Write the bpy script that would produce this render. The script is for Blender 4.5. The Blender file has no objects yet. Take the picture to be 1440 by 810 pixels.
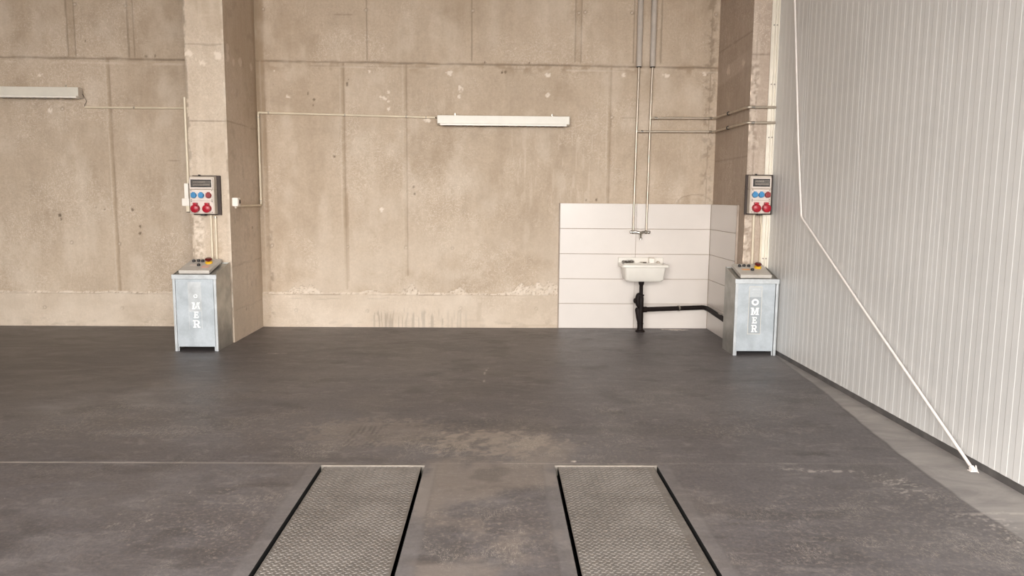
import bpy, bmesh, math, random
import numpy as np
from mathutils import Vector, Matrix
random.seed(7)
SC = bpy.context.scene
C = SC.collection
PI = math.pi

# ------------------------------------------------------------------ noise
_T = np.random.RandomState(11).rand(16, 257, 257)
def vn(x, y, f, s=0):
    x = np.asarray(x) * f + 37.3 * (s + 1); y = np.asarray(y) * f + 91.7 * (s + 1)
    xi = np.floor(x).astype(int); yi = np.floor(y).astype(int)
    u = x - xi; v = y - yi
    u = u * u * (3 - 2 * u); v = v * v * (3 - 2 * v)
    T = _T[s % 16]
    a = T[xi % 256, yi % 256]; b = T[(xi + 1) % 256, yi % 256]
    c = T[xi % 256, (yi + 1) % 256]; d = T[(xi + 1) % 256, (yi + 1) % 256]
    return (a * (1 - u) + b * u) * (1 - v) + (c * (1 - u) + d * u) * v
def fbm(x, y, f, s=0, o=4):
    r = 0; a = .5; t = 0
    for i in range(o):
        r = r + a * vn(x, y, f * 2 ** i, s + i); t += a; a *= .55
    return r / t
def ss(a, b, x):
    t = np.clip((x - a) / (b - a), 0, 1)
    return t * t * (3 - 2 * t)

# ------------------------------------------------------------------ materials
def mat(name):
    m = bpy.data.materials.new(name); m.use_nodes = True
    nt = m.node_tree
    return m, nt, nt.nodes['Principled BSDF']
def lin(c):
    return tuple(((v / 255) / 12.92 if v / 255 <= .04045 else ((v / 255 + .055) / 1.055) ** 2.4) for v in c) + (1,)
class G:
    def __init__(s, nt): s.nt = nt; s.n = nt.nodes; s.l = nt.links
    def link(s, a, b): s.l.new(a, b)
    def val(s, sock, v):
        if isinstance(v, bpy.types.NodeSocket): s.l.new(v, sock)
        else: sock.default_value = v
    def coord(s, scale=(1, 1, 1), which='Object'):
        t = s.n.new('ShaderNodeTexCoord'); m = s.n.new('ShaderNodeMapping')
        m.inputs['Scale'].default_value = scale
        s.l.new(t.outputs[which], m.inputs['Vector']); return m.outputs['Vector']
    def noise(s, vec, scale, detail=4, rough=.55, dist=0):
        t = s.n.new('ShaderNodeTexNoise'); s.l.new(vec, t.inputs['Vector'])
        t.inputs['Scale'].default_value = scale; t.inputs['Detail'].default_value = detail
        t.inputs['Roughness'].default_value = rough; t.inputs['Distortion'].default_value = dist
        return t.outputs['Fac']
    def vor(s, vec, scale, feat='F1'):
        t = s.n.new('ShaderNodeTexVoronoi'); t.feature = feat; s.l.new(vec, t.inputs['Vector'])
        t.inputs['Scale'].default_value = scale; return t.outputs['Distance']
    def rng(s, v, a, b, c=0, d=1):
        t = s.n.new('ShaderNodeMapRange'); t.interpolation_type = 'SMOOTHSTEP'
        s.l.new(v, t.inputs[0])
        for i, k in enumerate((a, b, c, d)): t.inputs[i + 1].default_value = k
        return t.outputs[0]
    def math(s, op, a, b=0.0):
        t = s.n.new('ShaderNodeMath'); t.operation = op; s.val(t.inputs[0], a); s.val(t.inputs[1], b); return t.outputs[0]
    def mix(s, f, a, b, mode='MIX'):
        t = s.n.new('ShaderNodeMix'); t.data_type = 'RGBA'; t.blend_type = mode
        s.val(t.inputs[0], f); s.val(t.inputs[6], a); s.val(t.inputs[7], b); return t.outputs[2]
    def attr(s, name):
        t = s.n.new('ShaderNodeAttribute'); t.attribute_name = name; return t.outputs['Fac']
    def bump(s, h, strength, dist, nrm=None):
        t = s.n.new('ShaderNodeBump'); t.inputs['Strength'].default_value = strength; t.inputs['Distance'].default_value = dist
        s.l.new(h, t.inputs['Height'])
        if nrm: s.l.new(nrm, t.inputs['Normal'])
        return t.outputs['Normal']

def simple(name, rgb, rough=.5, metal=0, var=.06, spec=.5, nscale=9, bump=0):
    m, nt, b = mat(name); g = G(nt)
    n = g.noise(g.coord(), nscale, 4)
    c = lin(rgb)
    lo = tuple(v * (1 - var * 2) for v in c[:3]) + (1,); hi = tuple(min(1, v * (1 + var)) for v in c[:3]) + (1,)
    g.link(g.mix(g.rng(n, .3, .7), lo, hi), b.inputs['Base Color'])
    b.inputs['Roughness'].default_value = rough; b.inputs['Metallic'].default_value = metal
    b.inputs['Specular IOR Level'].default_value = spec
    if bump: g.link(g.bump(g.noise(g.coord(), nscale * 12, 3), bump, .002), b.inputs['Normal'])
    return m

CONC_BASE = (189, 171, 151)
def concrete(name, base, pale=(226, 212, 196)):
    m, nt, b = mat(name); g = G(nt)
    v = g.coord(); vs = g.coord((6, 6, .5))
    big = g.rng(g.noise(v, .9, 5, .6, .4), .32, .68)
    mid = g.rng(g.noise(v, 4.5, 6, .62, .8), .3, .7)
    fine = g.rng(g.noise(v, 42, 5, .7), .3, .7)
    streak = g.rng(g.noise(vs, 1.6, 5, .6), .38, .72)
    B = lin(base)
    sc = lambda k, w=1, u=1: (B[0] * k, B[1] * k * w, B[2] * k * u, 1)
    c = g.mix(big, sc(.86, .985, .965), sc(1.07, 1.0, 1.0))
    c = g.mix(g.math('MULTIPLY', g.rng(g.noise(v, 4.5, 7, .68, .8), .2, .8), .8), c, sc(1.13, 1.0, 1.0))
    mot = g.rng(g.noise(v, 14, 6, .75, .7), .3, .66)
    c = g.mix(g.math('MULTIPLY', g.math('SUBTRACT', 1.0, mot), .24), c, sc(.74, .97, .93))
    c = g.mix(g.math('MULTIPLY', streak, .28), c, sc(1.25, 1.02, 1.05))
    c = g.mix(g.math('MULTIPLY', g.math('SUBTRACT', 1.0, fine), .30), c, sc(.66, .96, .92))
    # worm-like pale marks in patches
    ridg = g.math('ABSOLUTE', g.math('SUBTRACT', g.noise(v, 17, 4, .6, 1.2), .5))
    worm = g.math('MULTIPLY', g.rng(ridg, .0, .03, 1, 0), g.rng(g.noise(v, 1.3, 3), .46, .60))
    c = g.mix(g.math('MULTIPLY', worm, .5), c, lin(pale))
    # small pits
    pit = g.math('MULTIPLY', g.rng(g.vor(v, 17), .05, .085, 1, 0), g.rng(g.noise(v, 2.1, 3, .6), .54, .66))
    c = g.mix(g.math('MULTIPLY', pit, .6), c, sc(.33, .85, .72))
    hair = g.math('MULTIPLY', g.rng(g.math('ABSOLUTE', g.math('SUBTRACT', g.noise(g.coord((1, 1, 3)), 5, 5, .65, .6), .5)), .0, .006, 1, 0), g.rng(g.noise(v, .8, 2), .5, .6))
    c = g.mix(g.math('MULTIPLY', hair, .5), c, sc(.5, .92, .85))
    hv = g.math('MULTIPLY', g.rng(g.math('ABSOLUTE', g.math('SUBTRACT', g.noise(g.coord((4, 4, .8)), 4, 5, .65, .4), .5)), .0, .010, 1, 0), g.rng(g.noise(v, 1.1, 2), .48, .6))
    c = g.mix(g.math('MULTIPLY', hv, .38), c, lin(pale))
    c = g.mix(g.attr('dark'), c, sc(.30, .90, .80))
    c = g.mix(g.attr('stain_shade'), c, sc(.58, .88, .72))
    c = g.mix(g.attr('pale'), c, lin(pale))
    g.link(c, b.inputs['Base Color'])
    b.inputs['Roughness'].default_value = .85; b.inputs['Specular IOR Level'].default_value = .25
    h = g.math('ADD', g.math('MULTIPLY', mid, .5), g.math('MULTIPLY', fine, .35))
    h = g.math('SUBTRACT', h, g.math('MULTIPLY', pit, .8))
    g.link(g.bump(h, .30, .008), b.inputs['Normal'])
    return m
M = {}
M['conc'] = concrete('concrete', CONC_BASE)
M['pillar'] = concrete('pillar_concrete', (199, 182, 163))
M['pillar2'] = concrete('pillar_concrete_dull', (182, 165, 150))

def floor_mat():
    m, nt, b = mat('sealed_concrete_floor'); g = G(nt)
    v = g.coord(); vx = g.coord((.55, 1.3, 1))
    big = g.rng(g.noise(vx, .8, 5, .6, .5), .33, .67)
    mid = g.rng(g.noise(vx, 3.2, 6, .65, .9), .3, .72)
    fine = g.rng(g.noise(v, 55, 5, .7), .3, .7)
    A = lin((92, 87, 89)); A2 = lin((112, 107, 108)); Br = lin((144, 132, 122)); D = lin((68, 62, 63))
    c = g.mix(big, A, A2)
    c = g.mix(g.math('MULTIPLY', g.math('SUBTRACT', 1.0, mid), .62), c, D)
    f2 = g.rng(g.noise(g.coord((.7, 1.2, 1)), 22, 6, .75), .35, .65)
    c = g.mix(g.math('MULTIPLY', g.math('SUBTRACT', 1.0, f2), .35), c, D)
    c = g.mix(g.math('MULTIPLY', fine, .20), c, lin((142, 136, 132)))
    cl = g.rng(g.noise(g.coord((.8, 1.5, 1)), 7, 6, .7, 1.0), .52, .66)
    c = g.mix(g.math('MULTIPLY', cl, .34), c, lin((136, 130, 127)))
    dk = g.rng(g.noise(g.coord((.5, 1.6, 1)), 5, 5, .7, .5), .60, .70)
    c = g.mix(g.math('MULTIPLY', dk, .42), c, lin((62, 56, 55)))
    c = g.mix(g.attr('brown'), c, Br)
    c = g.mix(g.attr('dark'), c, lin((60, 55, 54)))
    # scratches and specks
    sp = g.math('MULTIPLY', g.rng(g.vor(v, 60), .10, .16, 1, 0), g.rng(g.noise(v, 6, 5, .7), .55, .68))
    scr = g.rng(g.math('ABSOLUTE', g.math('SUBTRACT', g.noise(g.coord((5, 1.6, 1)), 9, 5, .7, .6), .5)), .0, .014, 1, 0)
    scr2 = g.math('MULTIPLY', scr, g.rng(g.noise(v, 3, 3), .50, .60))
    am = g.attr('scratch')
    c = g.mix(g.math('MULTIPLY', g.math('ADD', g.math('MULTIPLY', sp, .8), g.math('MULTIPLY', scr2, .9)), am), c, lin((186, 176, 164)))
    gr = g.rng(g.noise(v, 38, 4, .75), .5, .66)
    c = g.mix(g.math('MULTIPLY', g.math('MULTIPLY', gr, am), .42), c, lin((158, 147, 134)))
    rare = g.rng(g.vor(v, 3.3), .012, .02, 1, 0)
    c = g.mix(g.math('MULTIPLY', rare, .7), c, lin((200, 192, 182)))
    pc = g.mix(mid, lin((144, 139, 136)), lin((172, 166, 161)))
    c = g.mix(g.attr('pale'), c, pc)
    c = g.mix(g.attr('white'), c, lin((214, 203, 192)))
    g.link(c, b.inputs['Base Color'])
    r = g.mix(g.attr('pale'), g.mix(mid, (.40, .40, .40, 1), (.56, .56, .56, 1)), (.8, .8, .8, 1))
    g.link(r, b.inputs['Roughness']); b.inputs['Specular IOR Level'].default_value = .45
    h = g.math('ADD', g.math('MULTIPLY', mid, .5), g.math('MULTIPLY', fine, .15))
    g.link(g.bump(h, .2, .004), b.inputs['Normal'])
    return m
M['floor'] = floor_mat()

def galv(name, rgb, rough=.42, metal=.55, streaky=True):
    m, nt, b = mat(name); g = G(nt)
    v = g.coord(); t = g.vor(v, 55)
    B = lin(rgb)
    k = lambda a: tuple(x * a for x in B[:3]) + (1,)
    c = g.mix(g.rng(g.noise(v, 5, 5, .6, .6), .3, .7), k(.82), k(1.1))
    c = g.mix(g.math('MULTIPLY', g.rng(t, .2, .6), .14), c, k(.72))
    if streaky:
        c = g.mix(g.math('MULTIPLY', g.rng(g.noise(g.coord((9, 9, .9)), 3, 5, .6), .55, .75), .25), c, k(.6))
    w = g.math('MULTIPLY', g.rng(g.noise(v, 60, 4, .7), .62, .66), g.rng(g.noise(v, 8, 3), .5, .6))
    c = g.mix(g.math('MULTIPLY', w, .5), c, k(1.25))
    g.link(c, b.inputs['Base Color'])
    b.inputs['Metallic'].default_value = metal
    g.link(g.rng(g.noise(v, 11, 4), .3, .7, rough - .08, rough + .12), b.inputs['Roughness'])
    return m
M['galv_front'] = galv('galvanised_front', (178, 184, 188), .48, .25, False)
M['galv_side'] = galv('galvanised_side', (176, 174, 168), .38, .75)
M['galv_edge'] = galv('galvanised_edge', (196, 199, 200), .4, .35, False)
M['panelwall'] = simple('coated_panel', (213, 211, 208), .40, 0, .025, .5, 1.2)
M['white_metal'] = simple('white_painted_metal', (218, 211, 198), .35, 0, .02)
M['flashing'] = simple('white_flashing', (226, 218, 203), .3, .15, .03)
M['tile'] = simple('white_tile', (211, 202, 194), .28, 0, .015, .5, 2)
M['grout'] = simple('grout', (168, 152, 138), .9)
M['ceramic'] = simple('sink_ceramic', (224, 218, 208), .22, 0, .015)
M['chrome'] = simple('chrome', (190, 186, 178), .18, .95, .03)
M['steelpipe'] = simple('steel_pipe', (186, 174, 158), .35, .6, .06)
M['blackpipe'] = simple('black_plastic_pipe', (26, 18, 16), .62, 0, .1, .18)
M['insul'] = simple('grey_pipe_insulation', (186, 175, 164), .75, 0, .04)
M['conduit'] = simple('cream_conduit', (216, 202, 178), .45, 0, .04)
M['white_plastic'] = simple('white_plastic', (232, 224, 214), .4, 0, .02)
M['grey_plastic'] = simple('beige_grey_plastic', (196, 184, 170), .5, 0, .03)
M['panel_plastic'] = simple('pale_faceplate', (214, 200, 190), .45, 0, .03)
M['control_plastic'] = simple('control_box_plastic', (194, 187, 178), .45, 0, .04)
M['darkboard'] = simple('dark_board', (58, 44, 38), .6, 0, .1)
M['black'] = simple('black_rubber', (26, 22, 21), .5, 0, .1)
M['blue'] = simple('blue_socket', (58, 128, 176), .4, 0, .08)
M['red'] = simple('red_socket', (168, 26, 44), .35, 0, .06)
M['dullred'] = simple('dull_red_socket', (140, 48, 50), .45, 0, .06)
M['yellow'] = simple('yellow_collar', (226, 176, 40), .4, 0, .05)
M['darkred'] = simple('dark_red_button', (92, 22, 18), .35, 0, .05)
M['ltred'] = simple('light_red_sticker', (224, 180, 164), .6, 0, .03)
M['ltorange'] = simple('orange_sticker', (222, 170, 120), .6, 0, .03)
M['letter'] = simple('white_lettering', (244, 242, 238), .55, 0, .02)
M['plate'] = simple('grey_nameplate', (158, 163, 166), .5, .1, .04)
M['plate_pale'] = simple('pale_nameplate_field', (184, 188, 190), .5, .1, .03)
M['baseb'] = simple('dark_grey_base', (92, 88, 86), .7, 0, .12)
M['pit'] = simple('dark_pit', (16, 14, 13), .9)
M['rust'] = simple('steel_edge', (150, 141, 131), .45, .5, .12)
M['cablew'] = simple('white_cable', (232, 224, 218), .5, 0, .02)
M['steelwool'] = simple('steel_wool', (120, 112, 104), .5, .6, .2, .5, 80)
M['ceil'] = simple('ceiling_concrete', (176, 168, 158), .9)
M['asphalt'] = simple('yard_asphalt', (150, 146, 142), .9)

def tread_mat():
    m, nt, b = mat('tread_plate_steel'); g = G(nt); v = g.coord()
    c = g.mix(g.rng(g.noise(v, 3.0, 5, .6, .5), .3, .7), lin((112, 106, 101)), lin((134, 128, 123)))
    c = g.mix(g.math('MULTIPLY', g.rng(g.noise(v, 9, 5, .7), .55, .72), .4), c, lin((112, 101, 92)))
    c = g.mix(g.math('MULTIPLY', g.rng(g.noise(v, 90, 3, .7), .45, .65), .22), c, lin((182, 172, 160)))
    g.link(c, b.inputs['Base Color']); b.inputs['Metallic'].default_value = .35
    b.inputs['Roughness'].default_value = .5
    return m
M['tread'] = tread_mat()
def worn_letter():
    m, nt, b = mat('worn_white_lettering'); g = G(nt); v = g.coord()
    c = g.mix(g.rng(g.noise(v, 45, 4, .7), .42, .58), lin((200, 204, 207)), lin((250, 249, 244)))
    g.link(c, b.inputs['Base Color']); b.inputs['Roughness'].default_value = .55
    return m
M['letter_worn'] = worn_letter()

def glass_dark():
    m, nt, b = mat('tinted_cover'); g = G(nt)
    c = g.mix(g.rng(g.noise(g.coord(), 9), .3, .7), lin((122, 114, 108)), lin((148, 140, 132)))
    g.link(c, b.inputs['Base Color'])
    b.inputs['Roughness'].default_value = .12; b.inputs['Alpha'].default_value = .45
    return m
M['tint'] = glass_dark()

# ------------------------------------------------------------------ mesh builder
class MB:
    def __init__(s): s.v = []; s.f = []
    def add(s, vs, fs):
        k = len(s.v); s.v += [tuple(p) for p in vs]; s.f += [tuple(i + k for i in f) for f in fs]; return s
    def box(s, x0, x1, y0, y1, z0, z1, M4=None):
        vs = [Vector(p) for p in ((x0, y0, z0), (x1, y0, z0), (x1, y1, z0), (x0, y1, z0), (x0, y0, z1), (x1, y0, z1), (x1, y1, z1), (x0, y1, z1))]
        if M4: vs = [M4 @ p for p in vs]
        return s.add(vs, [(0, 3, 2, 1), (4, 5, 6, 7), (0, 1, 5, 4), (1, 2, 6, 5), (2, 3, 7, 6), (3, 0, 4, 7)])
    def hexa(s, bottom, top):
        """8 corners: bottom four, top four, both counter-clockwise seen from above"""
        return s.add(list(bottom) + list(top), [(0, 3, 2, 1), (4, 5, 6, 7), (0, 1, 5, 4), (1, 2, 6, 5), (2, 3, 7, 6), (3, 0, 4, 7)])
    def prism(s, poly, to3, d0, d1):
        n = len(poly)
        vs = [to3(p[0], p[1], d0) for p in poly] + [to3(p[0], p[1], d1) for p in poly]
        fs = [tuple(range(n)), tuple(range(2 * n - 1, n - 1, -1))] + [(i, i + n, (i + 1) % n + n, (i + 1) % n) for i in range(n)]
        return s.add(vs, fs)
    def tube(s, pts, r, n=12, cap=True):
        pts = [Vector(p) for p in pts]; k = len(pts)
        rs = r if isinstance(r, (list, tuple)) else [r] * k
        t0 = (pts[1] - pts[0]).normalized()
        up = Vector((0, 0, 1)) if abs(t0.z) < .9 else Vector((0, 1, 0))
        a = t0.cross(up).normalized(); rings = []
        for i in range(k):
            if i == 0: t = t0
            elif i == k - 1: t = (pts[i] - pts[i - 1]).normalized()
            else: t = ((pts[i] - pts[i - 1]).normalized() + (pts[i + 1] - pts[i]).normalized()).normalized()
            a = (a - t * a.dot(t)).normalized(); b = t.cross(a)
            rings.append([pts[i] + (a * math.cos(2 * PI * j / n) + b * math.sin(2 * PI * j / n)) * rs[i] for j in range(n)])
        vs = [p for R in rings for p in R]; fs = []
        for i in range(k - 1):
            for j in range(n):
                fs.append((i * n + j, i * n + (j + 1) % n, (i + 1) * n + (j + 1) % n, (i + 1) * n + j))
        if cap: fs += [tuple(range(n - 1, -1, -1)), tuple((k - 1) * n + j for j in range(n))]
        return s.add(vs, fs)
    def cyl(s, p0, p1, r, n=20, r2=None):
        return s.tube([p0, p1], [r, r if r2 is None else r2], n)
    def lathe(s, prof, origin, axis, n=24):
        """prof: (radius, height) along axis from origin"""
        o = Vector(origin); ax = Vector(axis).normalized()
        return s.tube([o + ax * h for _, h in prof], [max(r, 1e-4) for r, _ in prof], n) if False else s._lathe(prof, o, ax, n)
    def _lathe(s, prof, o, ax, n):
        u = ax.cross(Vector((0, 0, 1)) if abs(ax.z) < .9 else Vector((1, 0, 0))).normalized(); w = ax.cross(u)
        vs = [o + ax * h + (u * math.cos(2 * PI * j / n) + w * math.sin(2 * PI * j / n)) * max(r, 1e-4) for r, h in prof for j in range(n)]
        fs = []
        for i in range(len(prof) - 1):
            for j in range(n): fs.append((i * n + j, i * n + (j + 1) % n, (i + 1) * n + (j + 1) % n, (i + 1) * n + j))
        fs += [tuple(range(n - 1, -1, -1)), tuple((len(prof) - 1) * n + j for j in range(n))]
        return s.add(vs, fs)
    def build(s, name, m, parent=None, smooth=False, bevel=0, loc=None):
        me = bpy.data.meshes.new(name); me.from_pydata(s.v, [], s.f); me.update()
        bm = bmesh.new(); bm.from_mesh(me); bmesh.ops.recalc_face_normals(bm, faces=bm.faces); bm.to_mesh(me); bm.free()
        if smooth:
            me.polygons.foreach_set('use_smooth', [True] * len(me.polygons)); me.set_sharp_from_angle(angle=math.radians(40))
        o = bpy.data.objects.new(name, me); C.objects.link(o); me.materials.append(M[m] if isinstance(m, str) else m)
        if parent: o.parent = parent
        if loc: o.location = loc
        if bevel:
            b = o.modifiers.new('bevel', 'BEVEL'); b.width = bevel; b.segments = 2; b.limit_method = 'ANGLE'; b.angle_limit = math.radians(40)
        return o
def bend(pts, r=.03, k=5):
    """round the corners of a polyline"""
    P = [Vector(p) for p in pts]; out = [P[0]]
    for i in range(1, len(P) - 1):
        a = (P[i - 1] - P[i]); b = (P[i + 1] - P[i]); rr = min(r, a.length * .45, b.length * .45)
        a = P[i] + a.normalized() * rr; b = P[i] + b.normalized() * rr
        for j in range(k + 1):
            t = j / k; out.append(a * (1 - t) ** 2 + P[i] * 2 * t * (1 - t) + b * t * t)
    out.append(P[-1]); return out
def empty(name, loc=(0, 0, 0)):
    o = bpy.data.objects.new(name, None); o.location = loc; o.empty_display_size = .1; C.objects.link(o); return o
def tag(o, label, cat, group=None):
    o['label'] = label; o['category'] = cat
    if group: o['group'] = group
    return o
def struct(o): o['kind'] = 'structure'; return o

# ------------------------------------------------------------------ relief sheets
def sheet(u0, u1, v0, v1, step, place, feat):
    nu = max(2, int(round((u1 - u0) / step)) + 1); nv = max(2, int(round((v1 - v0) / step)) + 1)
    U, V = np.meshgrid(np.linspace(u0, u1, nu), np.linspace(v0, v1, nv), indexing='ij')
    d, at = feat(U, V)
    P = place(U, V, d).reshape(-1, 3)
    i = np.arange(nu * nv).reshape(nu, nv)
    F = np.stack([i[:-1, :-1], i[1:, :-1], i[1:, 1:], i[:-1, 1:]], -1).reshape(-1, 4)
    return P, F, {k: v.reshape(-1) for k, v in at.items()}
def build_sheets(name, sheets, m, parent=None):
    Ps, Fs, A, k = [], [], {}, 0
    for P, F, at in sheets:
        Ps.append(P); Fs.append(F + k); k += len(P)
        for q in ('dark', 'pale', 'stain_shade', 'brown', 'scratch', 'white'):
            A.setdefault(q, []).append(at.get(q, np.zeros(len(P))))
    P = np.concatenate(Ps).astype(np.float32); F = np.concatenate(Fs).astype(np.int32)
    me = bpy.data.meshes.new(name)
    me.vertices.add(len(P)); me.vertices.foreach_set('co', P.ravel())
    me.loops.add(F.size); me.loops.foreach_set('vertex_index', F.ravel())
    me.polygons.add(len(F)); me.polygons.foreach_set('loop_start', np.arange(0, F.size, 4, dtype=np.int32))
    me.update(calc_edges=True); me.validate()
    for q, L in A.items():
        z = np.concatenate(L)
        if z.any():
            a = me.attributes.new(q, 'FLOAT', 'POINT'); a.data.foreach_set('value', np.clip(z, 0, 1).astype(np.float32))
    me.polygons.foreach_set('use_smooth', [True] * len(me.polygons))
    o = bpy.data.objects.new(name, me); C.objects.link(o); me.materials.append(M[m])
    if parent: o.parent = parent
    return o
def dab(U, V, x, z, r, s, ax=1.3):
    q = np.hypot((U - x) / ax, V - z) / r + (fbm(U, V, 26, s, 3) - .5) * 1.7
    return ss(1.0, .75, q)
def ring(U, V, x, z, r=.017):
    q = np.hypot(U - x, V - z)
    return ss(.009, .003, np.abs(q - r)), ss(r, r * .6, q)
def vline(U, V, x, w, z0, z1, s, jit=.006):
    xx = x + (fbm(V, V * 0 + x, 3, s, 3) - .5) * jit
    wob = .6 + .8 * fbm(U, V, 12, s + 1, 3)
    return ss(w * wob, w * wob * .35, np.abs(U - xx)) * ss(z0 - .01, z0 + .01, V) * ss(z1 + .01, z1 - .01, V)
def hline(U, V, z, w, x0, x1, s, jit=.01, slope=0):
    zz = z + slope * (U - x0) + (fbm(U, U * 0 + z, 4, s, 4) - .5) * jit
    wob = .5 + 1.0 * fbm(U, V, 10, s + 1, 3)
    return ss(w * wob, w * wob * .3, np.abs(V - zz)) * ss(x0 - .01, x0 + .01, U) * ss(x1 + .01, x1 - .01, U)

DABS = [(-5.263, 2.917), (-5.175, 2.535), (-2.584, 2.986), (-2.429, 2.691), (-1.497, 2.982), (-1.278, 2.768), (-1.328, 2.695), (-1.279, 2.655), (-1.272, 2.582), (-0.552, 2.985), (-0.445, 2.809), (-0.453, 2.728), (0.57, 2.981), (0.573, 2.747), (1.457, 2.982), (1.948, 2.988), (2.398, 2.993), (-1.361, 1.404), (-0.826, 2.44)]
HOLES = [(-4.819, 3.701), (-4.252, 3.693), (-2.692, 3.673), (-1.519, 3.68), (-0.298, 3.687), (0.922, 3.679), (0.995, 3.687), (1.538, 3.686), (2.511, 3.682), (-5.029, 2.536), (-5.02, 0.993), (-4.464, 0.98), (-2.67, 0.975), (-1.78, 0.964), (-1.089, 0.96), (-0.539, 0.955), (1.328, 2.502), (-5.378, 0.22), (-4.464, 0.216), (-2.405, 0.201), (-1.556, 0.196), (-0.446, 0.193), (-0.438, 0.236), (0.47, 0.232)]
SPOTS = [(-5.141, 1.309), (-5.127, 1.268), (-4.714, 1.404), (-4.616, 1.38), (-4.212, 1.191), (-4.217, 1.107), (-4.293, 1.382), (-2.142, 2.67), (-2.152, 2.606), (-2.207, 2.734), (-1.736, 2.9), (-1.753, 2.851), (-0.157, 3.109), (0.354, 3.107), (0.04, 3.0), (0.08, 3.01), (1.046, 1.54), (1.173, 1.541), (-4.723, 3.303), (-4.047, 3.137), (-3.942, 3.138), (-0.998, 1.674), (-0.982, 1.591), (-1.918, 2.021)]

def back_feat(U, V):
    dark = np.zeros_like(U); pale = np.zeros_like(U); stain_shade = np.zeros_like(U); d = np.zeros_like(U)
    mx = np.maximum
    # cast joint between the two lifts of the wall
    jz = 3.118 - .006 * (U + 5.7)
    j = hline(U, V, 3.118, .016, -7, 2.6, 1, .016, -.0042)
    dark = mx(dark, j * .62); d += -.006 * j
    rough = ss(.5, .62, fbm(U, V, 9, 2, 4)) * ss(.11, .0, np.abs(V - 3.05)) * ss(-2.9, -2.6, U)
    stain_shade = mx(stain_shade, rough * .45); d += .002 * rough * fbm(U, V, 40, 3, 2)
    j2 = hline(U, V, 3.055, .009, -2.7, 2.5, 5, .02, -.004) * ss(.42, .6, fbm(U, V, 2, 6, 2))
    dark = mx(dark, j2 * .3); pale = mx(pale, ss(.018, .005, np.abs(V - 3.035 + .004 * U)) * ss(.5, .65, fbm(U, V, 3, 7, 3)) * .35)
    d += .004 * ss(3.10, 3.085, V - .006 * (0 - U) * 0)   # lower lift stands slightly proud
    # seams of the lower lift: soft band with a fine line
    for k, (x, z0, z1) in enumerate([(-4.485, .40, 3.11), (-1.800, .45, 3.09), (-1.075, .62, 3.08), (1.308, 1.5, 3.07), (-2.715, .4, 3.1)]):
        b = vline(U, V, x, .030, z0, z1, 8 + k); c = vline(U, V, x + .008, .008, z0, z1, 9 + k)
        stain_shade = mx(stain_shade, b * (.42, .42, .26, .34, .3)[k]); dark = mx(dark, c * .42); d += -.003 * b + .003 * vline(U, V, x - .03, .012, z0, z1, 3 + k)
        pale = mx(pale, vline(U, V, x - .035, .012, z0, z1, 3 + k) * .18)
    stain_shade = mx(stain_shade, vline(U, V, -1.775, .020, .55, 1.6, 4, .03) * .5)
    for k, x in enumerate([-4.925, -4.842, -4.238, -4.172, -1.516, -.31, .888, .955, 1.565, 1.885]):
        c = vline(U, V, x, .011, 3.12, 6.2, 2 + k); dark = mx(dark, c * .55); d += -.003 * c
    for a, b in ((-4.925, -4.842), (-4.238, -4.172), (.888, .955)):
        m_ = ss(a - .005, a + .005, U) * ss(b + .005, b - .005, U) * ss(3.12, 3.14, V); stain_shade = mx(stain_shade, m_ * .30); d += .002 * m_
    # honeycombing at the corner by the right pillar and the left pillar
    e = ss(.10, .02, np.abs(U - 2.47 - .03 * (fbm(V, V, 3, 5, 3) - .5))) * ss(1.45, 1.6, V)
    rr = ss(.48, .62, fbm(U, V, 22, 4, 4))
    dark = mx(dark, e * rr * .45); d += -.006 * e * rr; stain_shade = mx(stain_shade, e * .12)
    dark = mx(dark, vline(U, V, 2.475, .007, 1.5, 6, 6, .05) * .5)
    e = ss(.06, .01, np.abs(U + 2.70)) * ss(2.0, .6, V); rr = ss(.5, .64, fbm(U, V, 20, 7, 4)); dark = mx(dark, e * rr * .5); d += -.006 * e * rr
    stain_shade = mx(stain_shade, ss(-2.67, -2.72, U + .02 * (fbm(V, U, 3, 4, 3) - .5)) * ss(-3.0, -2.9, U) * (.35 + .35 * ss(1.2, 2.4, V)))  # left pillar's shadow band, painted darker into the wall colour
    for k, (z, x0, x1) in enumerate([(3.62, -2.5, -1.6), (2.50, 1.31, 1.65), (1.955, -4.25, -3.7)]):
        dark = mx(dark, hline(U, V, z, .006, x0, x1, 3 + k, .03) * ss(.45, .6, fbm(U, V, 5, 2 + k, 2)) * .4)
    # plinth
    pz = .396 + (fbm(U, U * 0, 5, 9, 4) - .5) * .02
    pl = ss(pz + .004, pz - .006, V)
    dark = mx(dark, pl * ss(.60, .68, fbm(U * .5, V * 1.6, 20, 5, 3)) * ss(.16, .02, V) * .35); stain_shade = mx(stain_shade, pl * ss(.5, .75, fbm(U * .6, V * 1.4, 5, 2, 4)) * .35)
    d += .014 * pl * (U < .73)
    pale = mx(pale, pl * (.36 + .30 * (fbm(U, V, 3, 3, 4) - .5) * 2))
    dark = mx(dark, ss(.010, .002, np.abs(V - pz)) * (.30 + .5 * ss(.4, .6, fbm(U, V, 6, 8, 3))))
    amp = .02 + .085 * ss(-2.7, -2.2, U) * ss(.35, .62, fbm(U, U * 0, 2.1, 12, 3)) + .05 * ss(.2, .65, U) + .07 * ss(.14, .02, np.abs(U + 1.07))
    top = pz + amp * (.2 + 1.5 * fbm(U, U * 0, 14, 13, 4))
    band = ss(top + .004, top - .004, V) * (1 - pl)
    crumb = fbm(U, V, 26, 1, 3)
    pale = mx(pale, band * (.55 + .8 * (crumb - .45)))
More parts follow.
